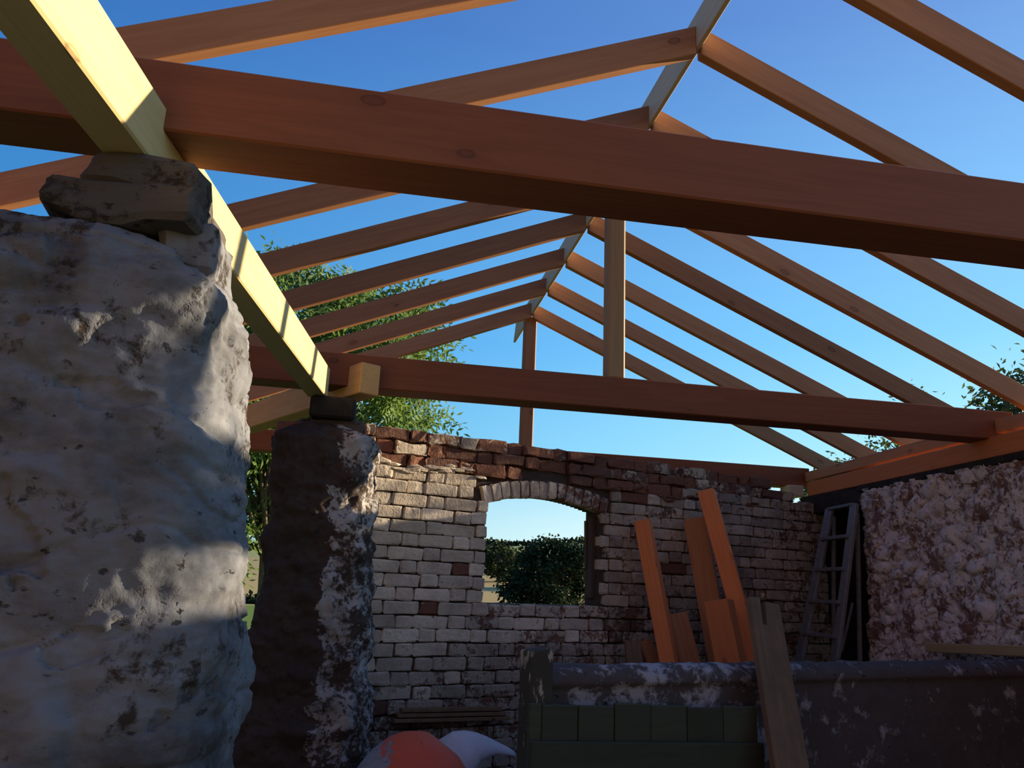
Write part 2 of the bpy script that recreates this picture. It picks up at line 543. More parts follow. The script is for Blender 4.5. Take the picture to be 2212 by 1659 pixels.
def make_wall():
    v, f = [], []
    def addbox(x0, x1, y0, y1, z0, z1):
        n = len(v)
        v.extend(boxv(x0, x1, y0, y1, z0, z1))
        f.extend([tuple(i + n for i in q) for q in BOXF])
    edges = sorted(set([-0.1, WL, WR, 2.38, 2.52, 3.37, 3.65, 4.02] + [WL + (WR - WL) * i / 26 for i in range(27)]))
    for a, b in zip(edges[:-1], edges[1:]):
        m = (a + b) / 2
        tp = wall_top(m) - 0.012
        if WL < m < WR:
            addbox(a, b, 0.032, 0.205, -0.1, SILL - 0.012)
            addbox(a, b, 0.032, 0.205, intrados(m) + 0.012, tp)
        else:
            addbox(a, b, 0.032, 0.205, -0.1, tp)
    o = put('wall_back', pyd('wall_back', v, f), M['mortar'])
    o.matrix_world = WALL_M
    tag(o, kind='structure')
    return o
wall = make_wall()

def brick_mesh(w, h, d, seed, rough=1.0):
    """front face towards -y, origin at lower left front corner; worn, rounded edges"""
    r = random.Random(seed)
    fx = (0, 0.05, 0.5, 0.95, 1) if w > 0.15 else (0, 0.09, 0.5, 0.91, 1)
    fz = (0, 0.12, 0.88, 1)
    nx, nz = len(fx), len(fz)
    v, f = [], []
    for j in range(nz):
        for i in range(nx):
            x = w * fx[i] + r.uniform(-1, 1) * 0.005 * rough
            z = h * fz[j] + r.uniform(-1, 1) * 0.0035 * rough
            ex, ez = i in (0, nx - 1), j in (0, nz - 1)
            y = (0.004 if (ex or ez) else 0.0) + (0.004 if (ex and ez) else 0) + r.uniform(-1, 1) * 0.003 * rough
            if ex and ez:
                x += (0.007 if i == 0 else -0.007) * r.random() * 1.3
                z += (0.006 if j == 0 else -0.006) * r.random() * 1.3
            if (ex or ez) and r.random() < 0.12:
                y += 0.010 * rough
            v.append((x, y, z))
    for j in range(nz - 1):
        for i in range(nx - 1):
            a = j * nx + i
            f.append((a, a + 1, a + nx + 1, a + nx))
    ring = list(range(nx)) + [j * nx + nx - 1 for j in range(1, nz)] + [(nz - 1) * nx + i for i in range(nx - 2, -1, -1)] + [j * nx for j in range(nz - 2, 0, -1)]
    b0 = len(v)
    for k in ring:
        v.append((v[k][0], d, v[k][2]))
    for k in range(len(ring)):
        k2 = (k + 1) % len(ring)
        f.append((ring[k2], ring[k], b0 + k, b0 + k2))
    return pyd('brick', v, f)

STR, HDR, JT = 0.229, 0.111, 0.006
BH = CO - 0.0065
SM = [brick_mesh(STR, BH, 0.09, 100 + i) for i in range(8)]
HM = [brick_mesh(HDR, BH, 0.09, 200 + i) for i in range(8)]
RM = [brick_mesh(STR, BH, 0.09, 400 + i, 2.4) for i in range(6)]
RH = [brick_mesh(HDR, BH, 0.09, 500 + i, 2.4) for i in range(6)]
VM = [brick_mesh(0.063, 0.112, 0.09, 300 + i, 1.2) for i in range(6)]
for me in SM + HM + VM + RM + RH:
    me.materials.append(M['brick'])

def brick_props(l, z, rn):
    """whitewash cover and darkening of one brick: soiling plus shade coloured in"""
    white = 0.88
    grime_shade = 0.05
    if l > 0.72: white = 0.85
    if l > 1.75: white = 0.74
    if z < SILL:
        white -= 0.04 + 0.42 * min(1, max(0, (1.02 - z) / 0.45)) + 0.12 * (l > 0.6)
        grime_shade += 0.08 + 0.30 * min(1, max(0, (1.12 - z) / 0.5))
    if l > 1.69: grime_shade += 0.42 + 0.16 * min(1, (l - 1.69) / 1.6)  # dimmer light right of the window, put in as extra darkening
    red_line = 2.19 - 0.02 * math.sin(l * 9)
    if z + BH * 0.5 > red_line and l < 2.5:
        white = 0.12 if rn.random() > 0.35 else rn.uniform(0.35, 0.6)
        grime_shade = 0.06 if l < 1.2 else 0.32
        if l > 1.75: white = rn.uniform(0.2, 0.55)
    if l > 2.5 and z > 2.2:
        white, grime_shade = 0.45, 0.42
    white = max(0.02, min(1, white + rn.uniform(-0.13, 0.10)))
    if rn.random() < 0.03: white *= 0.45
    return white, max(0, min(0.9, grime_shade + rn.uniform(-0.08, 0.1)))

def make_bricks():
    rn = random.Random(5)
    specs = []     # mesh, matrix, l, z, width, scale
    for k in range(-15, 13):
        z = SILL + k * CO + 0.004
        if z < 0.2: continue
        header = (k % 2 == 0)
        l = -0.16 - (0.09 if k % 2 else 0.0) + rn.uniform(-0.012, 0.012)
        while l < 4.0:
            w = (HDR if header else STR)
            a, b = l, l + w
            hd = header
            l += w + JT + rn.uniform(-0.002, 0.003)
            header = not header
            mid = (a + b) / 2
            if a < -0.1: a = -0.1
            if b > 4.0: b = 4.0
            if z + BH > wall_top(mid) + 0.02: continue
            # window and arch clipping
            if z + BH > SILL and z < AC[1] + AR + 0.125:
                lo, hi = WL, WR
                if z > 1.99:
                    rr = AR + 0.122
                    def half(zz):
                        q = rr * rr - (zz - AC[1]) ** 2
                        return math.sqrt(q) if q > 0 else 0.0
                    hw_ = min(0.535, half(z + 0.004))
                    lo, hi = AC[0] - hw_, AC[0] + hw_
                if hi - lo > 0.01:
                    if a < hi and b > lo:
                        if a < lo and b > hi: b = lo - 0.004
                        elif a >= lo and b <= hi: continue
                        elif a < lo: b = lo - (0.004 if z > 1.99 else 0.0)
                        else: a = hi + (0.004 if z > 1.99 else 0.0)
            if b - a < 0.035: continue
            mid = (a + b) / 2
            me = rn.choice(HM if hd else SM)
            if z > 2.17: me = rn.choice(RH if hd else RM)
            sx = (b - a) / w
            out = rn.uniform(-0.007, 0.005)
            if z > 2.18 and mid < 1.6: out = rn.uniform(-0.022, 0.018)
            mat = (Matrix.Translation((a, out, z + rn.uniform(-0.003, 0.003)))
                   @ Matrix.Rotation(rn.uniform(-0.014, 0.014), 4, 'Y') @ Matrix.Rotation(rn.uniform(-0.035, 0.035), 4, 'Z')
                   @ Matrix.Diagonal((sx, 1, 1, 1)))
            specs.append((me, mat, mid, z, b - a))
    # arch ring
    a0 = math.asin((WR - AC[0] + 0.03) / AR)
    n = 14
    for i in range(n):
        t = -a0 + 2 * a0 * (i + 0.5) / n
        m = (Matrix.Translation((AC[0], rn.uniform(-0.01, 0.004), AC[1])) @ Matrix.Rotation(t, 4, 'Y')
             @ Matrix.Translation((-0.0315, 0, AR + rn.uniform(-0.004, 0.003))))
        specs.append((rn.choice(VM), m, AC[0] + AR * math.sin(t), 2.1, 0.5))
    # the 300 that show largest stay single bricks
    def score(s):
        _, _, l, z, w = s
        if l < 0.0: return -9
        if z < 0.58: return -9
        if l > 0.72 and z < 1.1: return -6 + w
        if l > 3.55: return -5
        if l > 1.95 and l < 2.9 and z < 2.0: return 0.2 + w - 0.1 * l
        return 4 + w - l * 0.5
    order = sorted(range(len(specs)), key=lambda i: -score(specs[i]))
    single = set(order[:300])
    jv, jf = [], []
    for i, (me, m, l, z, w) in enumerate(specs):
        if i in single:
            o = bpy.data.objects.new('brick', me)
            COL.objects.link(o)
            o.parent = wall
            o.matrix_local = m
            wh, gr = brick_props(l, z, rn)
            if w == 0.5: wh, gr = 0.75 - 0.2 * (l > 1.3), 0.15 + 0.2 * (l > 1.3)
            o.color = (wh, gr, rn.random() ** 2, 1)
        else:
            b0 = len(jv)
            jv.extend([tuple(m @ v.co) for v in me.vertices])
            jf.extend([tuple(b0 + q for q in p.vertices) for p in me.polygons])
    o = put('brick_remainder', pyd('brick_remainder', jv, jf), M['brick'], wall)
    o.color = (0.6, 0.42, 0.3, 1)
    tag(o, kind='stuff')
make_bricks()

# ragged mortar clinging where the limewash ends below the bare top courses
def make_ragged():
    rn = random.Random(21)
    for i in range(40):
        l = rn.uniform(0.0, 0.74) if i < 22 else rn.uniform(1.75, 3.3)
        z = 2.185 + rn.gauss(0, 0.012) - 0.02 * math.sin(l * 9)
        r = rn.uniform(0.012, 0.034)
        bm = bmesh.new()
        bmesh.ops.create_icosphere(bm, subdivisions=1, radius=r)
        for q in bm.verts:
            q.co *= 1 + rn.uniform(-0.4, 0.4)
            q.co.y *= 0.55
            q.co.x *= 2.4
            q.co.z *= 0.55
        me = bpy.data.meshes.new('mortar_lump')
        bm.to_mesh(me); bm.free()
        o = put('mortar_lump', me, M['brick'], wall, Matrix.Translation((l, 0.0, z)))
        o.color = (0.8 if i < 22 else 0.4, 0.10 if i < 22 else 0.5, 0.2, 1)
make_ragged()

# window: old timber jamb left in the right reveal and a worn sill board
wj = empty('window_1')
wj.matrix_world = WALL_M
tag(wj, kind='structure')
timber('window_frame', (WR - 0.012, 0.12, SILL + 0.05), (WR - 0.016, 0.12, 1.985), 0.036, 0.075, M['frame'], wj)
timber('window_stop', (WR - 0.036, 0.145, SILL + 0.25), (WR - 0.044, 0.145, 1.955), 0.014, 0.022, M['frame'], wj)
timber('window_sill', (WL, 0.12, SILL - 0.012), (WR, 0.12, SILL - 0.012), 0.17, 0.022, M['frame'], wj)

# ------------------------------------------------------------------ right wall: limewashed rubble
RA, RB = 3.298, 0.0632
RW_Y1 = 5.46
def make_right_wall():
    o = empty('wall_right')
    ang = -math.atan(RB)
    # local: x along +Y heading, y towards room (-X), z up
    o.matrix_world = Matrix.Translation((RA, 0, 0)) @ Matrix.Rotation(math.pi / 2 + ang, 4, 'Z')
    tag(o, kind='structure')
    L = RW_Y1 / math.cos(math.atan(RB))
    y0, H = 0.6, 2.30
    xs = list(np.linspace(y0, 3.08, 14)) + list(np.linspace(3.12, L, 170))
    ts = list(np.linspace(0, 0.42, 12)) + list(np.linspace(0.43, 1.0, 105))
    ny, nz = len(xs), len(ts)
    v, f = [], []
    for j in range(nz):
        for i in range(ny):
            x = xs[i]
            z = -0.1 + ((H if x > 3.1 else H - 0.11) + 0.1) * ts[j]
            n = fbm((x, 3.3, z), 5.0) * 0.024 + fbm((x, 8.0, z), 15.0, 3) * 0.010 + fbm((x, 1.0, z), 45.0, 2) * 0.004
            pk = noise.noise(Vector((x * 8.0, 4.0, z * 10.0))) + 0.5 * noise.noise(Vector((x * 24.0, 7.0, z * 24.0)))
            if pk > 0.22: n -= 0.016                      # hollows where the coat has fallen away
            if pk < -0.35: n += 0.008
            edge = 0.05 * max(0, fbm((1.0, 2.0, z), 6.0)) if i == ny - 1 else 0
            v.append((x + edge, 0.002 + n, z))
    for j in range(nz - 1):
        for i in range(ny - 1):
            a = j * ny + i
            f.append((a, a + ny, a + ny + 1, a + 1))
    # thickness
    b0 = len(v)
    ring = [i for i in range(ny)] + [j * ny + ny - 1 for j in range(1, nz)] + [(nz - 1) * ny + i for i in range(ny - 2, -1, -1)] + [j * ny for j in range(nz - 2, 0, -1)]
    for k in ring:
        v.append((v[k][0], -0.46, v[k][2]))
    for k in range(len(ring)):
        k2 = (k + 1) % len(ring)
        f.append((ring[k], ring[k2], b0 + k2, b0 + k))
    f.append(tuple(b0 + k for k in range(len(ring))))
    me = pyd('wall_core', v, f, True)
    put('wall_core', me, M['stoneback'], o)
    box('slate_bed', 3.1, L + 0.05, -0.42, 0.0, 2.285, 2.338, M['dark'], o, 0.008)
    # individual stones: irregular cells of a rubble face
    rn = random.Random(3)
    X0, X1, Z0, Z1 = 3.30, L + 0.01, 0.95, 2.29
    sd = []
    tries = 0
    while tries < 6000:
        tries += 1
        p = (rn.uniform(X0 - 0.1, X1 + 0.1), rn.uniform(Z0 - 0.1, Z1 + 0.05))
        md = rn.choice((0.07, 0.085, 0.11, 0.14))
        if all(((p[0] - q[0]) / 1.35) ** 2 + ((p[1] - q[1]) / 0.8) ** 2 > ((md + q[2]) / 2) ** 2 for q in sd):
            sd.append((p[0], p[1], md))
    def clip(poly, nx_, nz_, c):
        out = []
        for i in range(len(poly)):
            a, b = poly[i], poly[(i + 1) % len(poly)]
            da, db = a[0] * nx_ + a[1] * nz_ - c, b[0] * nx_ + b[1] * nz_ - c
            if da <= 0: out.append(a)
            if da * db < 0:
                t = da / (da - db)
                out.append((a[0] + (b[0] - a[0]) * t, a[1] + (b[1] - a[1]) * t))
        return out
    for px, pz, md in sd:
        if not (X0 < px < X1 and Z0 < pz < Z1): continue
        poly = [(max(X0, px - 0.2), max(Z0, pz - 0.15)), (min(X1, px + 0.2), max(Z0, pz - 0.15)), (min(X1, px + 0.2), min(Z1, pz + 0.15)), (max(X0, px - 0.2), min(Z1, pz + 0.15))]
        for qx, qz, _ in sd:
            dx, dz = qx - px, qz - pz
            if (dx == 0 and dz == 0) or abs(dx) > 0.45 or abs(dz) > 0.35: continue
            ax, az_ = dx / 1.8, dz / 0.64
            poly = clip(poly, ax, az_, ax * (px + qx) / 2 + az_ * (pz + qz) / 2)
            if len(poly) < 3: break
        if len(poly) < 3: continue
        # refine the outline so it is not straight-edged
        fine = []
        for i in range(len(poly)):
            a, b = poly[i], poly[(i + 1) % len(poly)]
            fine.append(a)
            if math.hypot(b[0] - a[0], b[1] - a[1]) > 0.045:
                fine.append(((a[0] + b[0]) / 2 + rn.uniform(-0.008, 0.008), (a[1] + b[1]) / 2 + rn.uniform(-0.008, 0.008)))
        cx_ = sum(p[0] for p in fine) / len(fine); cz_ = sum(p[1] for p in fine) / len(fine)
        k = len(fine)
        depth = rn.choice((-0.022, -0.015, -0.008, -0.002, 0.004, 0.012))
        tx, tz = rn.uniform(-0.16, 0.16), rn.uniform(-0.2, 0.2)
        v2, f2 = [], []
        for sc_, yy in ((0.97, -0.06), (0.93 + rn.uniform(-0.04, 0.02), -0.012), (0.78, 0.004), (0.42, 0.010)):
            for p in fine:
                x_, z_ = (p[0] - cx_) * sc_, (p[1] - cz_) * sc_
                j_ = rn.uniform(-0.006, 0.006)
                v2.append((x_ + rn.uniform(-0.004, 0.004), yy + (depth + x_ * tx + z_ * tz + j_ if yy > -0.05 else 0), z_ + rn.uniform(-0.003, 0.003)))
        for r_ in range(3):
            for i in range(k):
                i2 = (i + 1) % k
                f2.append((r_ * k + i, (r_ + 1) * k + i, (r_ + 1) * k + i2, r_ * k + i2))
        f2.append(tuple(3 * k + i for i in range(k - 1, -1, -1)))
        m2 = pyd('stone', v2, f2, rn.random() < 0.6)
        st = put('stone', m2, M['stone'], o, Matrix.Translation((cx_, 0, cz_)))
    return o
make_right_wall()

# corner recess behind the ladder; added boards coloured near-black for its shade
rc = empty('wall_recess')
tag(rc, kind='structure')
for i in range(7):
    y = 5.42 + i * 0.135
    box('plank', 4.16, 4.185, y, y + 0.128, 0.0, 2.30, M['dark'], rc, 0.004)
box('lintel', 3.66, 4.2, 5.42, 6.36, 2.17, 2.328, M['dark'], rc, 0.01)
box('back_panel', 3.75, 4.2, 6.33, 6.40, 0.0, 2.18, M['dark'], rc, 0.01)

# ------------------------------------------------------------------ roof frame
XR, ZR, TL, TR = 1.208, 3.871, math.tan(0.3906), math.tan(0.4096)
DV, TK = 0.135, 0.047
Y0, SP = 1.546, 0.5987
ORD = ['first', 'second', 'third', 'fourth', 'fifth', 'sixth', 'seventh', 'eighth']
def rafter(k, side):
    Y = Y0 + SP * k + TK / 2
    t = TL if side < 0 else TR
    th = math.atan(t)
    x_end = -1.62 if side < 0 else 4.02
    run = abs(x_end - XR) - 0.012
    h = DV * math.cos(th)
    L = run / math.cos(th)
    a = Vector((XR + side * 0.012, Y, ZR - 0.012 * t - DV / 2))
    b = Vector((x_end, Y, ZR - abs(x_end - XR) * t - DV / 2))
    # plumb cut at the ridge; tail cut square
    s = math.tan(th)
    o = timber('rafter', a, b, TK, h, M['rafter'], c0=-s, bev=0.0025)
    n = ORD[8 - k]
    sd = 'left' if side < 0 else 'right'
    if k == 8: lab = 'brown sawn rafter on the %s slope beside the far post, farthest of its row' % sd
    elif k == 1: lab = 'brown sawn rafter on the %s slope nearest the viewer, cut by the top edge' % sd
    else: lab = 'brown sawn rafter on the %s slope, %s of its row counted from the brick wall' % (sd, n)
    tag(o, lab, 'rafter', '%s slope rafters' % sd)
for k in range(1, 9):
    rafter(k, -1)
    rafter(k, 1)

o = timber('ridge_board', (XR, 0.3, 3.931 - 0.084), (XR, 7.15, 3.931 - 0.084), 0.022, 0.168, M['ridge'], bev=0.002, c1=-0.6)
tag(o, 'pale thin ridge board running along the top between the two rows of rafters', 'ridge board')

S = 0.95
ZT = 2.45
def tie(y, w, h, x0, x1, z=ZT):
    return timber('tie_beam', (x0, y + w / 2, z + h / 2), (x1, y + w / 2 + 0.004, z + h / 2 - 0.005), w, h, M['beam'], bev=0.005)
t1 = tie(1.680, 0.170, 0.176, -1.65, 3.75)
tag(t1, 'large brown tie beam spanning the whole upper picture in front', 'beam', 'tie beams')
t2 = tie(4.029, 0.170, 0.176, -1.65, 3.74)
tag(t2, 'brown tie beam carrying the tall post, resting on the dark padstone of the far pier', 'beam', 'tie beams')
t3 = tie(6.42, 0.170, 0.170, -1.65, 3.80, 2.435)
tag(t3, 'reddish tie beam lying behind the top of the brick window wall', 'beam', 'tie beams')

pa = Vector((-0.729, 0, 0)); 
def p_at(y, off=0.0, z=2.43):
    return (-0.7297 + 0.1155 * y - 0.0497 + off, y, z)
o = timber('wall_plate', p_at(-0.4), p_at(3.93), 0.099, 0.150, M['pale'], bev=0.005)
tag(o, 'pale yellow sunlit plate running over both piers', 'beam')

nm = lambda *p: Vector(p)
o = timber('post', (1.265, 4.115, 2.624), (1.262, 4.115, 3.775), 0.10, 0.112, M['post'], bev=0.010)
tag(o, 'square light-brown post standing on the tie beam in the middle', 'post')
o = timber('post', (1.215, 6.452, 2.603), (1.215, 6.452, 3.76), 0.10, 0.125, M['rafter'], bev=0.008)
tag(o, 'reddish square post under the far end of the ridge above the brick wall', 'post')

# right plates
def r_at(y, off, z):
    return (RA + RB * y + off, y, z)
o = timber('lower_wall_plate', r_at(0.7, 0.06, 2.392), r_at(6.30, 0.06, 2.392), 0.12, 0.122, M['prop'], bev=0.006)
tag(o, 'orange-brown lower plate lying along the top of the right rubble wall', 'beam')
for y0_, y1_, lab in ((4.205, 6.41, 'brown upper plate between the two far tie beams above the right wall'),):
    o = timber('upper_wall_plate', r_at(y0_, 0.08, 2.518), r_at(y1_, 0.08, 2.518), 0.075, 0.082, M['rafter'], bev=0.004)
    tag(o, lab, 'beam')
o = timber('upper_wall_plate', r_at(1.86, 0.08, 2.518), r_at(4.02, 0.08, 2.518), 0.075, 0.082, M['rafter'], bev=0.004)
tag(o, 'brown upper plate in front of the middle tie beam at the right picture edge', 'beam')
o = box('packing_block', 3.56, 3.70, 6.36, 6.52, 2.335, 2.434, M['ridge'], bev=0.006)
tag(o, 'small pale wooden packing block under the tie beam in the far right corner', 'block')

# diagonal timber crossing the far pier
o = timber('diagonal_beam', (-0.075, 3.945, 2.475), (-1.22, 5.98, 2.475), 0.112, 0.162, M['diag'], bev=0.005)
tag(o, 'tan diagonal timber with a sunlit sawn end crossing over the far pier', 'beam')

# outer plate the left rafter tails rest on (beyond the piers)
o = timber('trim_1', (-1.50, 0.8, 2.60), (-1.50, 6.6, 2.60), 0.09, 0.10, M['rafter'])
tag(o, kind='structure')

# ------------------------------------------------------------------ piers
def pier_mesh(name, prof, n_th, disp, sup=3.2, rot=0.0, seed=0.0):
    """prof: list of (z, cx, cy, hx, hy)"""
    v, f = [], []
    nz = len(prof)
    for j, (z, cx, cy, hx, hy) in enumerate(prof):
        for i in range(n_th):
            t = 2 * math.pi * i / n_th
            c, s = math.cos(t), math.sin(t)
            r = (abs(c) ** sup + abs(s) ** sup) ** (-1 / sup)
            x, y = hx * r * c, hy * r * s
            x, y = x * math.cos(rot) - y * math.sin(rot), x * math.sin(rot) + y * math.cos(rot)
            nl = math.hypot(x, y) or 1
            d = disp(cx + x, cy + y, z, seed)
            v.append((cx + x + x / nl * d, cy + y + y / nl * d, z + d * 0.3))
    for j in range(nz - 1):
        for i in range(n_th):
            i2 = (i + 1) % n_th
            f.append((j * n_th + i, j * n_th + i2, (j + 1) * n_th + i2, (j + 1) * n_th + i))
    f.append(tuple((nz - 1) * n_th + i for i in range(n_th)))
    return pyd(name, v, f, True)

def interp(tab, z):
    for (z0, *a), (z1, *b) in zip(tab[:-1], tab[1:]):
        if z0 <= z <= z1:
            t = (z - z0) / (z1 - z0)
            return [p + (q - p) * t for p, q in zip(a, b)]
    return list(tab[-1][1:]) if z > tab[-1][0] else list(tab[0][1:])

def d1(x, y, z, s):
    V = Vector
    a = fbm((x, y, z * 1.4), 2.0, 3) * 0.018
    w = 0.10 * noise.noise(V((x * 3, y * 3, z * 3)))
    # long, nearly level creases left by the trowel over the rubble
    r = 1 - abs(noise.noise(V((x * 2.6 + 3, y * 2.6, (z + w) * 8.5)))) * 3.2
    c = -0.017 * max(0, r - 0.55) / 0.45 * (0.35 + 0.65 * max(0, noise.noise(V((x * 3.1, y * 3.1 + 5, z * 3.1))) + 0.35))
    # humps of single stones under the coat
    h = max(0, noise.noise(V((x * 6.5 + 2, y * 6.5, z * 7.5))) - 0.12) * 0.050
    b = fbm((x + 5, y, z * 1.2), 9.0, 4) * 0.008 + fbm((x, y + 4, z), 34.0, 3) * 0.0042
    pt = noise.noise(V((x * 7.0, y * 7.0 + 11, z * 9.0))) + 0.35 * noise.noise(V((x * 28, y * 28, z * 28)))
    fl = -0.013 if pt > 0.42 else 0.0               # patches where the coat has fallen off
    return a + c + h + b + fl
# right edge x by height; left edge is fixed
tab1 = [(0.0, -0.20, 1.0), (1.1, -0.255, 1.0), (1.35, -0.265, 1.0), (1.62, -0.30, 1.0), (1.87, -0.335, 1.0), (2.0, -0.345, 1.0), (2.06, -0.352, 0.99), (2.11, -0.375, 0.95), (2.15, -0.42, 0.88), (2.185, -0.49, 0.72), (2.20, -0.56, 0.5)]
prof = []
zs = list(np.linspace(0.0, 1.0, 30)) + list(np.linspace(1.01, 2.0, 230)) + list(np.linspace(2.005, 2.20, 44))
for z in zs:
    xr, sc = interp(tab1, z)
    xl = -1.12 + (1 - sc) * 0.3
    hx = (xr - xl) / 2
    prof.append((z, (xr + xl) / 2, 1.86, hx, 0.31 * (0.4 + 0.6 * sc)))
p1 = empty('stone_pier', (-0.7, 1.86, 0))
tag(p1, 'big limewashed stone pier filling the left edge of the picture', 'pier', 'piers')
def rel(me, o):
    for q in me.vertices:
        q.co -= o.location
    return me
put('pier_shaft', rel(pier_mesh('pier_shaft', prof, 360, d1, 4.0, 0.0), p1), M['pier1'], p1)

def rough_block(name, x0, x1, y0, y1, z0, z1, mat, parent, seed, amp=0.012, base=Vector((0, 0, 0))):
    bm = bmesh.new()
    vs_ = [bm.verts.new(p) for p in boxv(x0, x1, y0, y1, z0, z1)]
    for q in BOXF: bm.faces.new([vs_[i] for i in q])
    bmesh.ops.recalc_face_normals(bm, faces=bm.faces)
    bmesh.ops.bevel(bm, geom=list(bm.edges), offset=0.012, segments=1, affect='EDGES')
    bmesh.ops.subdivide_edges(bm, edges=list(bm.edges), cuts=3, use_grid_fill=True)
    for q in bm.verts:
        def nv(p):
            return Vector((noise.noise(p), noise.noise(p + Vector((17.3, 5.1, 9.7))), noise.noise(p + Vector((3.9, 31.7, 21.1)))))
        n = nv(q.co * 9 + Vector((seed, seed * 2, 0.3))) * amp + nv(q.co * 30 + Vector((0.7, seed, 0.1))) * amp * 0.4
        q.co += n
        q.co -= base
    me = bpy.data.meshes.new(name)
    bm.to_mesh(me); bm.free()
    return put(name, me, mat, parent)
B1 = Vector(p1.location)
rough_block('padstone', -0.72, -0.42, 1.60, 1.98, 2.195, 2.285, M['padstone'], p1, 1.0, 0.026, B1)
rough_block('padstone', -0.665, -0.435, 1.62, 1.95, 2.270, 2.350, M['padstone'], p1, 4.0, 0.022, B1)
ob = rough_block('padstone', -0.50, -0.39, 1.66, 1.90, 2.12, 2.235, M['pier1'], p1, 7.0, 0.018, B1)
ob['label'] = 'small limewashed stone at the pier top corner'

def d2(x, y, z, s):
    return (fbm((x + 9, y, z * 1.4), 3.0, 3) * 0.028 + fbm((x + 2, y, z), 9.0, 3) * 0.018 + fbm((x, y + 1, z), 26.0, 3) * 0.010 + max(0, noise.noise(Vector((x * 7, y * 7, z * 9))) - 0.1) * 0.06)
tab2 = [(0.0, -0.60, 0.075), (0.63, -0.575, 0.06), (0.95, -0.56, 0.045), (1.13, -0.56, 0.032), (1.20, -0.52, 0.028), (1.36, -0.475, 0.016), (1.69, -0.475, -0.005), (2.05, -0.50, -0.022), (2.13, -0.53, -0.015), (2.17, -0.52, -0.06), (2.20, -0.49, -0.10), (2.225, -0.44, -0.13)]
prof = []
for z in list(np.linspace(0, 0.55, 12)) + list(np.linspace(0.57, 2.05, 170)) + list(np.linspace(2.06, 2.225, 14)):
    xl, xr = interp(tab2, z)
    sc = 1.0 if z < 2.13 else max(0.45, 1 - (z - 2.13) * 4.2)
    prof.append((z, (xl + xr) / 2, 4.06, (xr - xl) / 2, 0.27 * sc))
p2 = empty('stone_pier', (-0.27, 4.06, 0))
tag(p2, 'dark patchy pier between the big pier and the brick wall', 'pier', 'piers')
put('pier_shaft', rel(pier_mesh('pier_shaft', prof, 220, d2, 3.4, 0.0), p2), M['pier2'], p2)
B2 = Vector(p2.location)
rough_block('mortar_bed', -0.40, -0.08, 3.92, 4.22, 2.18, 2.25, M['padstone'], p2, 2.0, 0.018, B2)
pb = rough_block('padstone', -0.352, -0.135, 3.86, 4.19, 2.245, 2.352, M['dark'], p2, 9.0, 0.003, B2)
pb['label'] = 'dark slate padstone'
pbb = rough_block('brick', -0.52, -0.36, 3.98, 4.10, 2.17, 2.235, M['brick'], p2, 12.0, 0.008, B2)
pbb.color = (0.05, 0.05, 0.1, 1)
# lower broken wall stub beside the far pier
def d3(x, y, z, s):
    return fbm((x, y + 3, z), 5.0, 3) * 0.05 + fbm((x, y, z), 18.0, 3) * 0.012
prof = [(z, -0.83, 4.35, 0.34 * (1 - 0.25 * max(0, z - 0.9)), 0.2) for z in np.linspace(0, 1.08, 36)]
put('wall_stub', rel(pier_mesh('wall_stub', prof, 60, d3, 3.0), p2), M['padstone'], p2)

# ------------------------------------------------------------------ partition, gate and things near it
K = 0.76
def kp(x, y, z):
    return Vector((x * K, y * K, EYE - K * (EYE - z)))
PA, PB = 3.348 * K, 0.3057        # front face plane  Y = PA + PB*X
PANG = math.atan(PB)
def make_partition():
    o = empty('partition_wall', (0, PA, 0), PANG)
    tag(o, 'low rendered pen wall with a rounded top and flaking limewash', 'wall')
    x0, x1 = 0.60 / math.cos(PANG) + 0.02, 3.56 / math.cos(PANG)
    T, Ht = 0.13, 1.234
    prof2 = [(0.0, 0.0), (0.0, 0.35), (0.0, 0.7)] + [(0.0, 0.75 + 0.03 * i) for i in range(13)] + [(0.006, 1.145), (0.004, 1.16), (-0.012, 1.17)]
    n = 9
    for i in range(n):
        a = math.pi * i / (n - 1)
        prof2.append((T / 2 - (T / 2 + 0.014) * math.cos(a), 1.18 + (Ht - 1.18) * math.sin(a)))
    prof2 += [(T, 1.1), (T, 0.6), (T, 0.0)]
    nx = 150
    v, f = [], []
    for i in range(nx):
        x = x0 + (x1 - x0) * i / (nx - 1)
        for (y, z) in prof2:
            d = fbm((x, y * 2, z), 7.0, 3) * 0.006 + fbm((x, 3, z), 25.0, 3) * 0.0025
            v.append((x, y + (-d if y < T / 2 else d), z + (d * 1.2 if z > 1.17 else 0)))
    m = len(prof2)
    for i in range(nx - 1):
        for j in range(m - 1):
            a = i * m + j
            f.append((a, a + m, a + m + 1, a + 1))
    f.append(tuple(range(m)))
    f.append(tuple((nx - 1) * m + j for j in range(m - 1, -1, -1)))
    put('render_coat', pyd('render_coat', v, f, True), M['render'], o)
    return o
make_partition()

gp = empty('gate_post', kp(0.75, 3.53, 1.5))
gp.location.z = 0
gp.rotation_euler = (0, 0, PANG)
tag(gp, 'dark square gate post with traces of peeling white paint', 'post')
put('post_shaft', bevel_mesh('post_shaft', [(x, y, z + (0.012 * (x + 0.04) / 0.08 if z > 0 else 0)) for x, y, z in boxv(-0.042, 0.042, -0.04, 0.04, 0.0, 1.285)], BOXF, 0.004), M['gatepost'], gp)

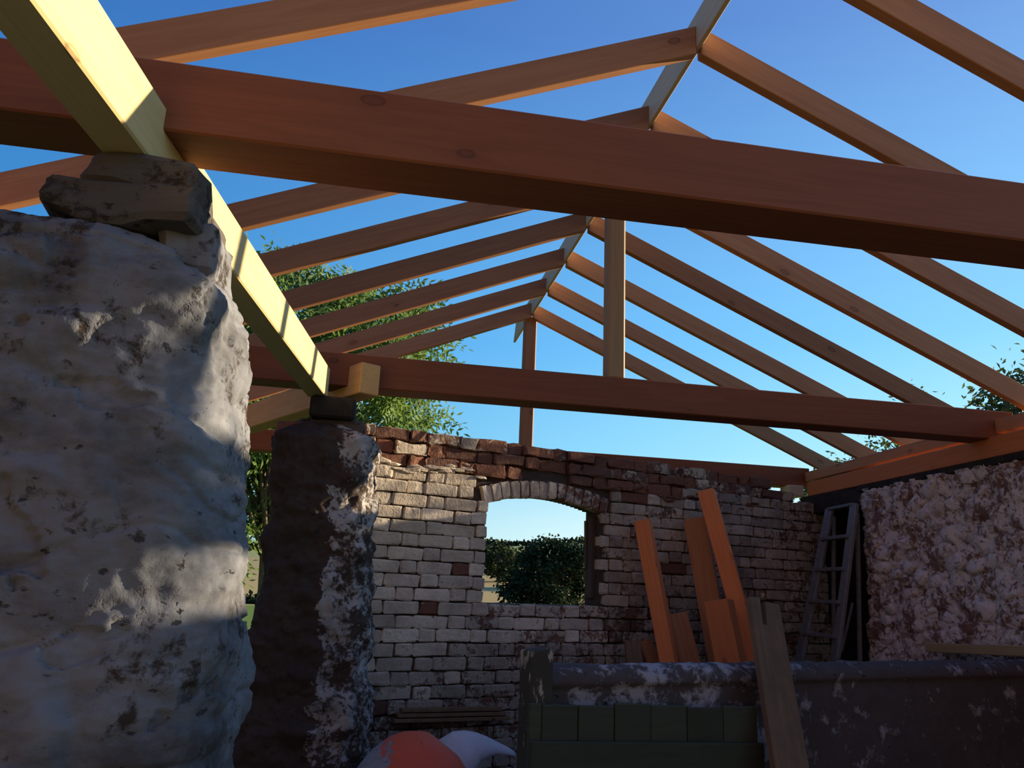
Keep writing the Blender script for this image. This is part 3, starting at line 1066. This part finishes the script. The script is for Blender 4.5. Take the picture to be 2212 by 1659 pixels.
gt = empty('plank_gate', (0, PA - 0.14 * K, 0), PANG)
tag(gt, 'old green boarded gate standing against the pen wall', 'gate')
gl = [x * K / math.cos(PANG) for x in (0.705, 0.763, 0.935, 1.112, 1.298, 1.496, 1.701, 1.905)]
rn = random.Random(9)
for i in range(7):
    a, b = gl[i] + 0.0015, gl[i + 1] - 0.0015
    za = EYE - K * (EYE - (1.017 - 0.054 * (gl[i] - gl[0])))
    zb = EYE - K * (EYE - (1.017 - 0.054 * (gl[i + 1] - gl[0])))
    dz = rn.uniform(-0.006, 0.004)
    yo = rn.uniform(-0.002, 0.003)
    v = [(a, yo, 0.06), (b, yo, 0.06), (b, yo + 0.018, 0.06), (a, yo + 0.018, 0.06), (a, yo, za + dz), (b, yo, zb + dz), (b, yo + 0.018, zb + dz), (a, yo + 0.018, za + dz)]
    put('board', bevel_mesh('board', v, BOXF, 0.003), M['gate'], gt)
for z0 in (0.93, 0.35):
    v = [(gl[0] - 0.004, -0.03, z0), (gl[7], -0.03, z0 - 0.05), (gl[7], -0.003, z0 - 0.05), (gl[0] - 0.004, -0.003, z0), (gl[0] - 0.004, -0.03, z0 + 0.095), (gl[7], -0.03, z0 + 0.045), (gl[7], -0.003, z0 + 0.045), (gl[0] - 0.004, -0.003, z0 + 0.095)]
    v = [(x, y, z + (0.0 if z0 < 0.6 else 0.0)) for x, y, z in v]
    put('rail', bevel_mesh('rail', v, BOXF, 0.004), M['gate'], gt)
put('foot_rail', bevel_mesh('foot_rail', boxv(gl[0], gl[7], -0.03, 0.0, 0.0, 0.07), BOXF, 0.004), M['gate'], gt)

# old slotted board leaning on the pen wall
a = kp(1.83, 3.13, 0.0); a.z = 0
lowp, midp, topp = kp(1.955, 3.595, 0.734), kp(2.03, 3.84, 1.160), kp(2.065, 4.02, 1.462)
dirv = (topp - lowp).normalized()
basep = lowp + dirv * (-(lowp.z - 0.012) / dirv.z)
L = (topp - basep).length
hw = 0.075
poly = [(0, -hw), (L, -hw), (L - 0.008, -0.004), (L - 0.115, 0.006), (L - 0.115, 0.024), (L + 0.004, 0.020), (L - 0.012, hw), (0, hw)]
xx = dirv
yy = Vector((-math.cos(PANG), -math.sin(PANG), 0))
zz = xx.cross(yy).normalized()
yy = zz.cross(xx)
v = [(x, y, -0.014) for x, y in poly] + [(x, y, 0.014) for x, y in poly]
k = len(poly)
f = [tuple(range(k - 1, -1, -1)), tuple(range(k, 2 * k))] + [(i, (i + 1) % k, (i + 1) % k + k, i + k) for i in range(k)]
o = put('leaning_board', bevel_mesh('leaning_board', v, f, 0.002), M['oldboard'])
mm = Matrix((xx, yy, zz)).transposed().to_4x4()
mm.translation = basep
o.matrix_world = mm
tag(o, 'weathered brown board with a slotted top leaning on the pen wall', 'board')

# timber lying along the right wall
o = timber('plank', (3.50, 4.62, 1.215), (3.40, 3.60, 1.275), 0.09, 0.055, M['post'], bev=0.004)
tag(o, 'yellowish plank lying along the right rubble wall just above the pen wall', 'plank')

# ------------------------------------------------------------------ timbers propped against the brick wall
def prop(name, top, low, w, h, roll, mat, lab, slant=0.0):
    top, low = Vector(top), Vector(low)
    d = (top - low).normalized()
    base = low - d * ((low.z - 0.0) / d.z)
    L = (top - base).length
    m, _ = frame(base, top, 0.0, Vector((0, -1, 0)))
    m = m @ Matrix.Rotation(roll, 4, 'X')
    v = [(x, y, z) for x, y, z in boxv(0.0, L, -w / 2, w / 2, -h / 2, h / 2)]
    v = [(x + (slant * y if x > 0 else 0) + (0.02 if x == 0 else 0), y, z) for x, y, z in v]
    o = put(name, bevel_mesh(name, v, BOXF, 0.004), mat)
    o.matrix_world = m
    tag(o, lab, 'timber', 'timbers propped on the brick wall')
    return o
prop('propped_timber', (1.895, 5.43, 1.965), (2.02, 5.25, 1.02), 0.105, 0.105, -0.62, M['prop'], 'orange square timber propped left of the others beside the window')
prop('propped_timber', (2.36, 5.60, 2.02), (2.475, 5.46, 1.02), 0.16, 0.07, -0.6, M['rafter'], 'dark brown timber propped behind the longest orange one')
prop('propped_timber', (2.40, 5.475, 2.215), (2.615, 5.23, 1.03), 0.12, 0.10, -0.55, M['prop'], 'longest orange timber, propped highest up the brick wall')
prop('propped_timber', (2.31, 5.10, 1.44), (2.36, 5.03, 1.03), 0.16, 0.16, -0.70, M['prop'], 'short thick orange timber in front of the propped group')
prop('propped_timber', (2.13, 5.40, 1.34), (2.20, 5.34, 1.02), 0.15, 0.03, 0.0, M['rafter'], 'short dark board between the left orange timber and the thick one')
prop('propped_timber', (1.77, 5.27, 1.157), (1.775, 5.25, 1.03), 0.11, 0.03, 0.0, M['oldboard'], 'stubby pale board end just showing above the pen wall, leftmost')
prop('propped_timber', (1.90, 5.40, 1.155), (1.945, 5.38, 1.03), 0.09, 0.03, 0.0, M['rafter'], 'stubby brown board end just showing above the pen wall')

# ------------------------------------------------------------------ ladder
def make_ladder():
    o = empty('ladder', (3.1, 5.6, 0))
    tag(o, 'grey aluminium ladder leaning in the far right corner', 'ladder')
    Bo = Vector(o.location)
    ra, rb = Vector((3.11, 5.415, 0.0)), Vector((3.562, 5.42, 2.18))
    la, lb = Vector((2.95, 5.74, 0.0)), Vector((3.61, 5.83, 2.18))
    for a, b in ((ra, rb), (la, lb)):
        timber('stile', a - Bo, b - Bo, 0.085, 0.028, M['alu'], o, roll=math.pi / 2 * 0 + 0.0, bev=0.003)
    for z in (0.26, 0.50, 0.74, 0.98, 1.22, 1.46, 1.70, 1.94):
        t = z / 2.18
        p, q = ra + (rb - ra) * t, la + (lb - la) * t
        timber('rung', p - Bo, q - Bo, 0.075, 0.026, M['alu'], o, bev=0.003)
    timber('top_bar', rb - Bo, lb - Bo, 0.05, 0.022, M['alu'], o, bev=0.003)
    timber('rear_leg', Vector((3.50, 5.47, 0.0)) - Bo, Vector((3.60, 5.45, 2.12)) - Bo, 0.025, 0.025, M['alu'], o, bev=0.002)
    timber('rear_leg', Vector((3.46, 5.76, 0.0)) - Bo, Vector((3.62, 5.80, 2.12)) - Bo, 0.025, 0.025, M['alu'], o, bev=0.002)
    timber('strut', Vector((3.37, 5.40, 1.12)) - Bo, Vector((3.52, 5.46, 1.46)) - Bo, 0.012, 0.02, M['alu'], o, bev=0.002)
make_ladder()

# ------------------------------------------------------------------ mixer drum, pale shell, battens
def lathe(name, prof, n=40, smooth=True):
    v, f = [], []
    for (r, z) in prof:
        for i in range(n):
            t = 2 * math.pi * i / n
            v.append((r * math.cos(t), r * math.sin(t), z))
    for j in range(len(prof) - 1):
        for i in range(n):
            i2 = (i + 1) % n
            f.append((j * n + i, j * n + i2, (j + 1) * n + i2, (j + 1) * n + i))
    f.append(tuple(range(n - 1, -1, -1)))
    return pyd(name, v, f, smooth)
mx = empty('cement_mixer', (0.155, 3.28, 0))
tag(mx, 'orange cement mixer drum crusted with grey mortar at the foot of the far pier', 'mixer')
me = lathe('drum', [(0.05, 0.0), (0.18, 0.0), (0.25, 0.04), (0.285, 0.10), (0.29, 0.27), (0.27, 0.34), (0.20, 0.46), (0.165, 0.54), (0.175, 0.56), (0.16, 0.56), (0.15, 0.53)], 48)
dm = put('drum', me, M['drum'], mx, Matrix.Translation((-0.035, 0.10, 0.75)) @ Matrix.Rotation(0.7, 4, 'Z') @ Matrix.Rotation(math.radians(112), 4, 'X') @ Matrix.Scale(0.80, 4))
me = lathe('rim', [(0.158, 0.545), (0.185, 0.548), (0.187, 0.572), (0.158, 0.575)], 48)
put('rim', me, M['iron'], dm)
for sx in (-1, 1):
    timber('stand_leg', (sx * 0.19, 0.20, 0.0), (sx * 0.17, 0.02, 0.45), 0.03, 0.03, M['iron'], mx)
    timber('stand_leg', (sx * 0.19, -0.24, 0.0), (sx * 0.17, 0.02, 0.45), 0.03, 0.03, M['iron'], mx)
timber('axle_bar', (-0.24, 0.03, 0.42), (0.24, 0.03, 0.42), 0.03, 0.03, M['iron'], mx)

def make_shell():
    # half-pipe shell: wide arched back at the left, tapering to a narrow tip at the right
    cx_ = [(0.0, 0.12, 0.095, 0.0), (0.04, 0.145, 0.145, 0.0), (0.10, 0.155, 0.180, 0.0), (0.155, 0.150, 0.180, 0.004), (0.185, 0.13, 0.135, 0.045), (0.21, 0.11, 0.095, 0.080), (0.26, 0.085, 0.066, 0.092), (0.30, 0.06, 0.045, 0.094), (0.35, 0.04, 0.032, 0.086), (0.39, 0.025, 0.020, 0.076)]
    n = 16
    v, f = [], []
    for th in (0.0, -0.008):
        for (x, w, h, zb) in cx_:
            for i in range(n + 1):
                a = math.pi * i / n
                v.append((x, -(w + th) * math.cos(a), zb + (h + th) * math.sin(a) ** 0.8))
    m = n + 1
    N = len(cx_)
    for j in range(N - 1):
        for i in range(n):
            a = j * m + i
            f.append((a, a + 1, a + m + 1, a + m))
            b = a + N * m
            f.append((b, b + m, b + m + 1, b + 1))
    for j in range(N - 1):
        for i in (0, n):
            a = j * m + i
            b = a + N * m
            f.append((a, a + m, b + m, b) if i == 0 else (a, b, b + m, a + m))
    for i in range(n):
        a, b = i, i + N * m
        f.append((a, b, b + 1, a + 1))
        a, b = (N - 1) * m + i, (N - 1) * m + i + N * m
        f.append((a, a + 1, b + 1, b))
    me = pyd('pale_shell', v, f, True)
    o = put('pale_shell', me, M['shell'])
    o.matrix_world = Matrix.Translation((0.345, 3.86, 0.645)) @ Matrix.Rotation(0.06, 4, 'Z')
    tag(o, 'pale curved shell with a tapering tip beside the orange drum', 'cover')
make_shell()
cb = empty('block_stack', (0.56, 3.86, 0), 0.28)
tag(cb, 'grey concrete blocks stacked under the pale shell', 'blocks')
for i in range(3):
    put('concrete_block', bevel_mesh('concrete_block', boxv(-0.20, 0.20, -0.11, 0.11, 0.215 * i, 0.215 * i + 0.21), BOXF, 0.006), M['block'], cb)

for i in range(3):
    z = 0.70 + i * 0.028
    a = WALL_M @ Vector((0.20 + 0.02 * i, -0.06, z))
    b = WALL_M @ Vector((0.96 - 0.03 * i, -0.06, z - 0.014))
    o = timber('roof_batten', a, b, 0.045, 0.021, M['batten'], bev=0.002, sag=0.012)
    tag(o, ['lowest of the three thin battens stacked along the brick wall', 'middle of the three thin battens stacked along the brick wall', 'top one of the three thin battens stacked along the brick wall'][i], 'batten', 'thin battens by the brick wall')
for l in (0.34, 0.84):
    a = WALL_M @ Vector((l, 0.05, 0.681)); b = WALL_M @ Vector((l, -0.11, 0.687))
    o = timber('iron_peg', a, b, 0.012, 0.012, M['iron'], bev=0.002)
    tag(o, 'short iron peg in the brick wall under the %s end of the battens' % ('left' if l < 0.5 else 'right'), 'peg')

# ------------------------------------------------------------------ trees
def leaf_cloud(name, centers, size, mat, parent, compound=0, seed=1, aspect=0.38, droop=0.4):
    """centers: Nx3 leaf positions; leaf = folded pointed quad pair; compound>0 makes pinnate leaves"""
    r = np.random.RandomState(seed)
    P = np.asarray(centers, float)
    N = len(P)
    az = r.uniform(0, 2 * math.pi, N)
    el = r.normal(-droop, 0.45, N)
    D = np.stack([np.cos(az) * np.cos(el), np.sin(az) * np.cos(el), np.sin(el)], 1)
    R0 = r.normal(0, 1, (N, 3)); R0[:, 2] *= 0.5
    Sd = np.cross(D, R0); Sd /= np.linalg.norm(Sd, axis=1)[:, None] + 1e-9
    sz = size * r.uniform(0.7, 1.3, N)
    if compound:
        bp, bd, bs, bl = [], [], [], []
        for k in range(compound):
            t = (k // 2 + 0.6) / (compound / 2.0)
            sgn = 1 if k % 2 else -1
            d2 = D * 0.55 + Sd * sgn * 0.85
            if k == compound - 1:
                d2 = D
            d2 = d2 / np.linalg.norm(d2, axis=1)[:, None]
            bp.append(P + D * (sz * 3.0 * t)[:, None])
            n2 = np.cross(D, Sd)
            s2 = np.cross(d2, n2); s2 /= np.linalg.norm(s2, axis=1)[:, None] + 1e-9
            bd.append(d2); bs.append(s2); bl.append(sz)
        P, D, Sd, sz = np.concatenate(bp), np.concatenate(bd), np.concatenate(bs), np.concatenate(bl)
        N = len(P)
    up = np.cross(D, Sd)
    w = sz * aspect * 0.5
    v0 = P
    v1 = P + D * (sz * 0.45)[:, None] + Sd * w[:, None] + up * (w * 0.35)[:, None]
    v2 = P + D * sz[:, None]
    v3 = P + D * (sz * 0.45)[:, None] - Sd * w[:, None] + up * (w * 0.35)[:, None]
    V = np.stack([v0, v1, v2, v3], 1).reshape(-1, 3)
    me = bpy.data.meshes.new(name)
    me.vertices.add(len(V))
    me.vertices.foreach_set('co', V.astype(np.float32).ravel())
    base = np.arange(N) * 4
    F = np.stack([base, base + 1, base + 2, base, base + 2, base + 3], 1).reshape(-1)
    me.loops.add(len(F))
    me.loops.foreach_set('vertex_index', F.astype(np.int32))
    me.polygons.add(N * 2)
    me.polygons.foreach_set('loop_start', np.arange(0, len(F), 3).astype(np.int32))
    me.polygons.foreach_set('loop_total', np.full(N * 2, 3, np.int32))
    me.update()
    me.validate()
    o = put(name, me, mat, parent)
    tag(o, kind='stuff')
    return o

def limb(verts, faces, pts, r0, r1, n=6):
    b0 = len(verts)
    m = len(pts)
    for j, p in enumerate(pts):
        p = Vector(p)
        d = (Vector(pts[min(j + 1, m - 1)]) - Vector(pts[max(j - 1, 0)])).normalized()
        u = d.orthogonal().normalized()
        w = d.cross(u)
        r = r0 + (r1 - r0) * j / (m - 1)
        for i in range(n):
            t = 2 * math.pi * i / n
            verts.append(tuple(p + (u * math.cos(t) + w * math.sin(t)) * r))
    for j in range(m - 1):
        for i in range(n):
            i2 = (i + 1) % n
            faces.append((b0 + j * n + i, b0 + j * n + i2, b0 + (j + 1) * n + i2, b0 + (j + 1) * n + i))

def tree(name, base, trunk_h, blobs, n_leaf, size, mat, label, seed, compound=0, trunk_r=0.12, aspect=0.38, group=None, shell=0.55, clump=0.25, branches=True):
    """blobs: ellipsoids (x,y,z,rx,ry,rz) relative to base that make up the crown"""
    r = np.random.RandomState(seed)
    o = empty(name, base)
    tag(o, label, 'tree', group)
    vol = np.array([b[3] * b[4] * b[5] for b in blobs]) ** 0.75
    vol /= vol.sum()
    pts = []
    nsub = max(6, n_leaf // 60)
    tips = []
    for b, w in zip(blobs, vol):
        k = max(4, int(nsub * w))
        d = r.normal(0, 1, (k, 3)); d /= np.linalg.norm(d, axis=1)[:, None]
        rad = shell + (1 - shell) * r.uniform(0, 1, k) ** 0.5
        c = np.array(b[:3]) + d * rad[:, None] * np.array(b[3:])
        tips.append(c)
        m = int(n_leaf * w / k) + 1
        for q in c:
            pts.append(q + r.normal(0, clump, (m, 3)) * np.array([1, 1, 0.8]))
    pts = np.concatenate(pts)
    pts = pts[pts[:, 2] > -0.02 + 0.25 * size]
    leaf_cloud('foliage', pts, size, mat, o, compound, seed + 1, aspect)
    tv, tf = [], []
    limb(tv, tf, [(0, 0, 0), (0.05, 0.03, trunk_h * 0.35), (-0.04, 0.02, trunk_h * 0.7), (0, 0, trunk_h)], trunk_r, trunk_r * 0.55, 10)
    put('trunk', pyd('trunk', tv, tf, True), M['bark'], o)
    if branches:
        bv, bf = [], []
        T = np.concatenate(tips)
        r.shuffle(T)
        for q in T[:90]:
            s = Vector((0, 0, trunk_h * r.uniform(0.45, 1.0)))
            e = Vector(q)
            mid = s.lerp(e, 0.5) + Vector((r.normal(0, 0.06), r.normal(0, 0.06), 0.12)) * (e - s).length * 0.5
            limb(bv, bf, [s, mid, e], trunk_r * 0.28, trunk_r * 0.05, 5)
        put('branches', pyd('branches', bv, bf, True), M['bark'], o)
    return o

# ash tree beyond the left side
tree('ash_tree', (-1.6, 13.0, -0.03), 3.6,
     [(0.1, 0, 4.6, 2.0, 2.0, 2.2), (-0.2, 0.3, 6.0, 1.35, 1.6, 1.35), (1.45, 0, 5.0, 1.05, 1.2, 1.5), (1.9, 0.2, 3.95, 0.9, 0.9, 0.65), (-0.9, 0, 2.6, 0.9, 1.2, 1.3), (0.4, 0.4, 2.9, 1.5, 1.3, 1.0), (-2.2, 0.3, 4.5, 1.2, 1.3, 1.9)],
     7500, 0.125, M['ash'], 'leafy ash tree seen through the left rafters behind the piers', 31, compound=7, trunk_r=0.14, aspect=0.36, shell=0.35, clump=0.2)

# evergreen shrubs behind the right wall
def laurel(base, blobs, n, seed, lab):
    tree('laurel_bush', base, 1.6, blobs, int(n * 2.6), 0.075, M['laurel'], lab, seed, 0, 0.07, 0.42, 'evergreen bushes behind the right wall', 0.5, 0.14)
laurel((6.4, 6.75, -0.03), [(0, -0.2, 2.5, 0.8, 0.65, 1.2), (0, -0.35, 3.2, 0.65, 0.45, 0.68)], 5600, 41, 'dark evergreen bush at the right picture edge above the wall')
laurel((6.25, 9.3, -0.03), [(0, -0.5, 2.3, 0.8, 0.8, 1.15), (0, -1.1, 3.3, 0.25, 0.2, 0.6), (0.0, -0.7, 3.2, 0.2, 0.18, 0.6), (0, 0.5, 2.0, 0.9, 0.9, 1.3)], 5200, 42, 'evergreen bush with thin upright shoots showing behind the right rafters')
laurel((7.0, 2.9, -0.03), [(0, 0, 2.0, 0.9, 1.2, 1.05), (0, -0.2, 3.0, 0.5, 0.8, 0.35)], 700, 44, 'evergreen bush outside the right wall beyond the picture edge')

# trees seen through the window
def fartree(d, kx, hx_, zc, rz, n, mat, lab, seed, name, trunk=2.0, extra=()):
    y = d
    x = kx * d
    z0 = terrain_h(x, y)
    blobs = [(0, 0, zc - z0, hx_, hx_, rz)] + [tuple(e) for e in extra]
    tree(name, (x, y, z0), trunk, blobs, n, 0.26, mat, lab, seed, 0, 0.2, 0.6, 'field trees seen through the window', 0.6, 0.28, True)
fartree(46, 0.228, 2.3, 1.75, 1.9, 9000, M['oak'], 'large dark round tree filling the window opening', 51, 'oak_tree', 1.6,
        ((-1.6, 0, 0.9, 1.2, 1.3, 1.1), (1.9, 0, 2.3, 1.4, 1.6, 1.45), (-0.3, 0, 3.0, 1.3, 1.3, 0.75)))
fartree(68, 0.160, 1.7, 3.3, 1.35, 4200, M['oak2'], 'smaller olive-green tree at the left side of the window opening', 52, 'maple_tree', 2.0)
fartree(60, 0.285, 2.0, 3.0, 1.7, 3600, M['oak2'], 'lighter tree behind the dark round one at the right of the window', 53, 'maple_tree', 2.0)

# hedges: field boundary and skyline
def hedge(name, a0, a1, dist, h, th, n, lab, seed, size):
    r = np.random.RandomState(seed)
    az = r.uniform(a0, a1, n)
    d = dist + r.normal(0, th, n)
    x, y = d * np.sin(az), d * np.cos(az)
    z = np.array([terrain_h(p, q) for p, q in zip(x, y)]) + r.uniform(0, 1, n) * h * (0.75 + 0.25 * np.sin(az * 60) + 0.1 * r.normal(0, 1, n))
    o = empty(name, (0, 0, 0))
    tag(o, lab, 'hedge')
    leaf_cloud('foliage', np.stack([x, y, z], 1), size, M['hedge'], o, 0, seed, 0.7, 0.0)
hedge('field_hedge', -0.35, -0.02, 42.0, 0.55, 0.4, 3500, 'low dark hedge between the green lawn and the golden field', 61, 0.3)
hedge('skyline_hedge', -0.35, 0.45, 258.0, 1.8, 1.0, 5000, 'dark hedge along the distant skyline', 62, 1.5)
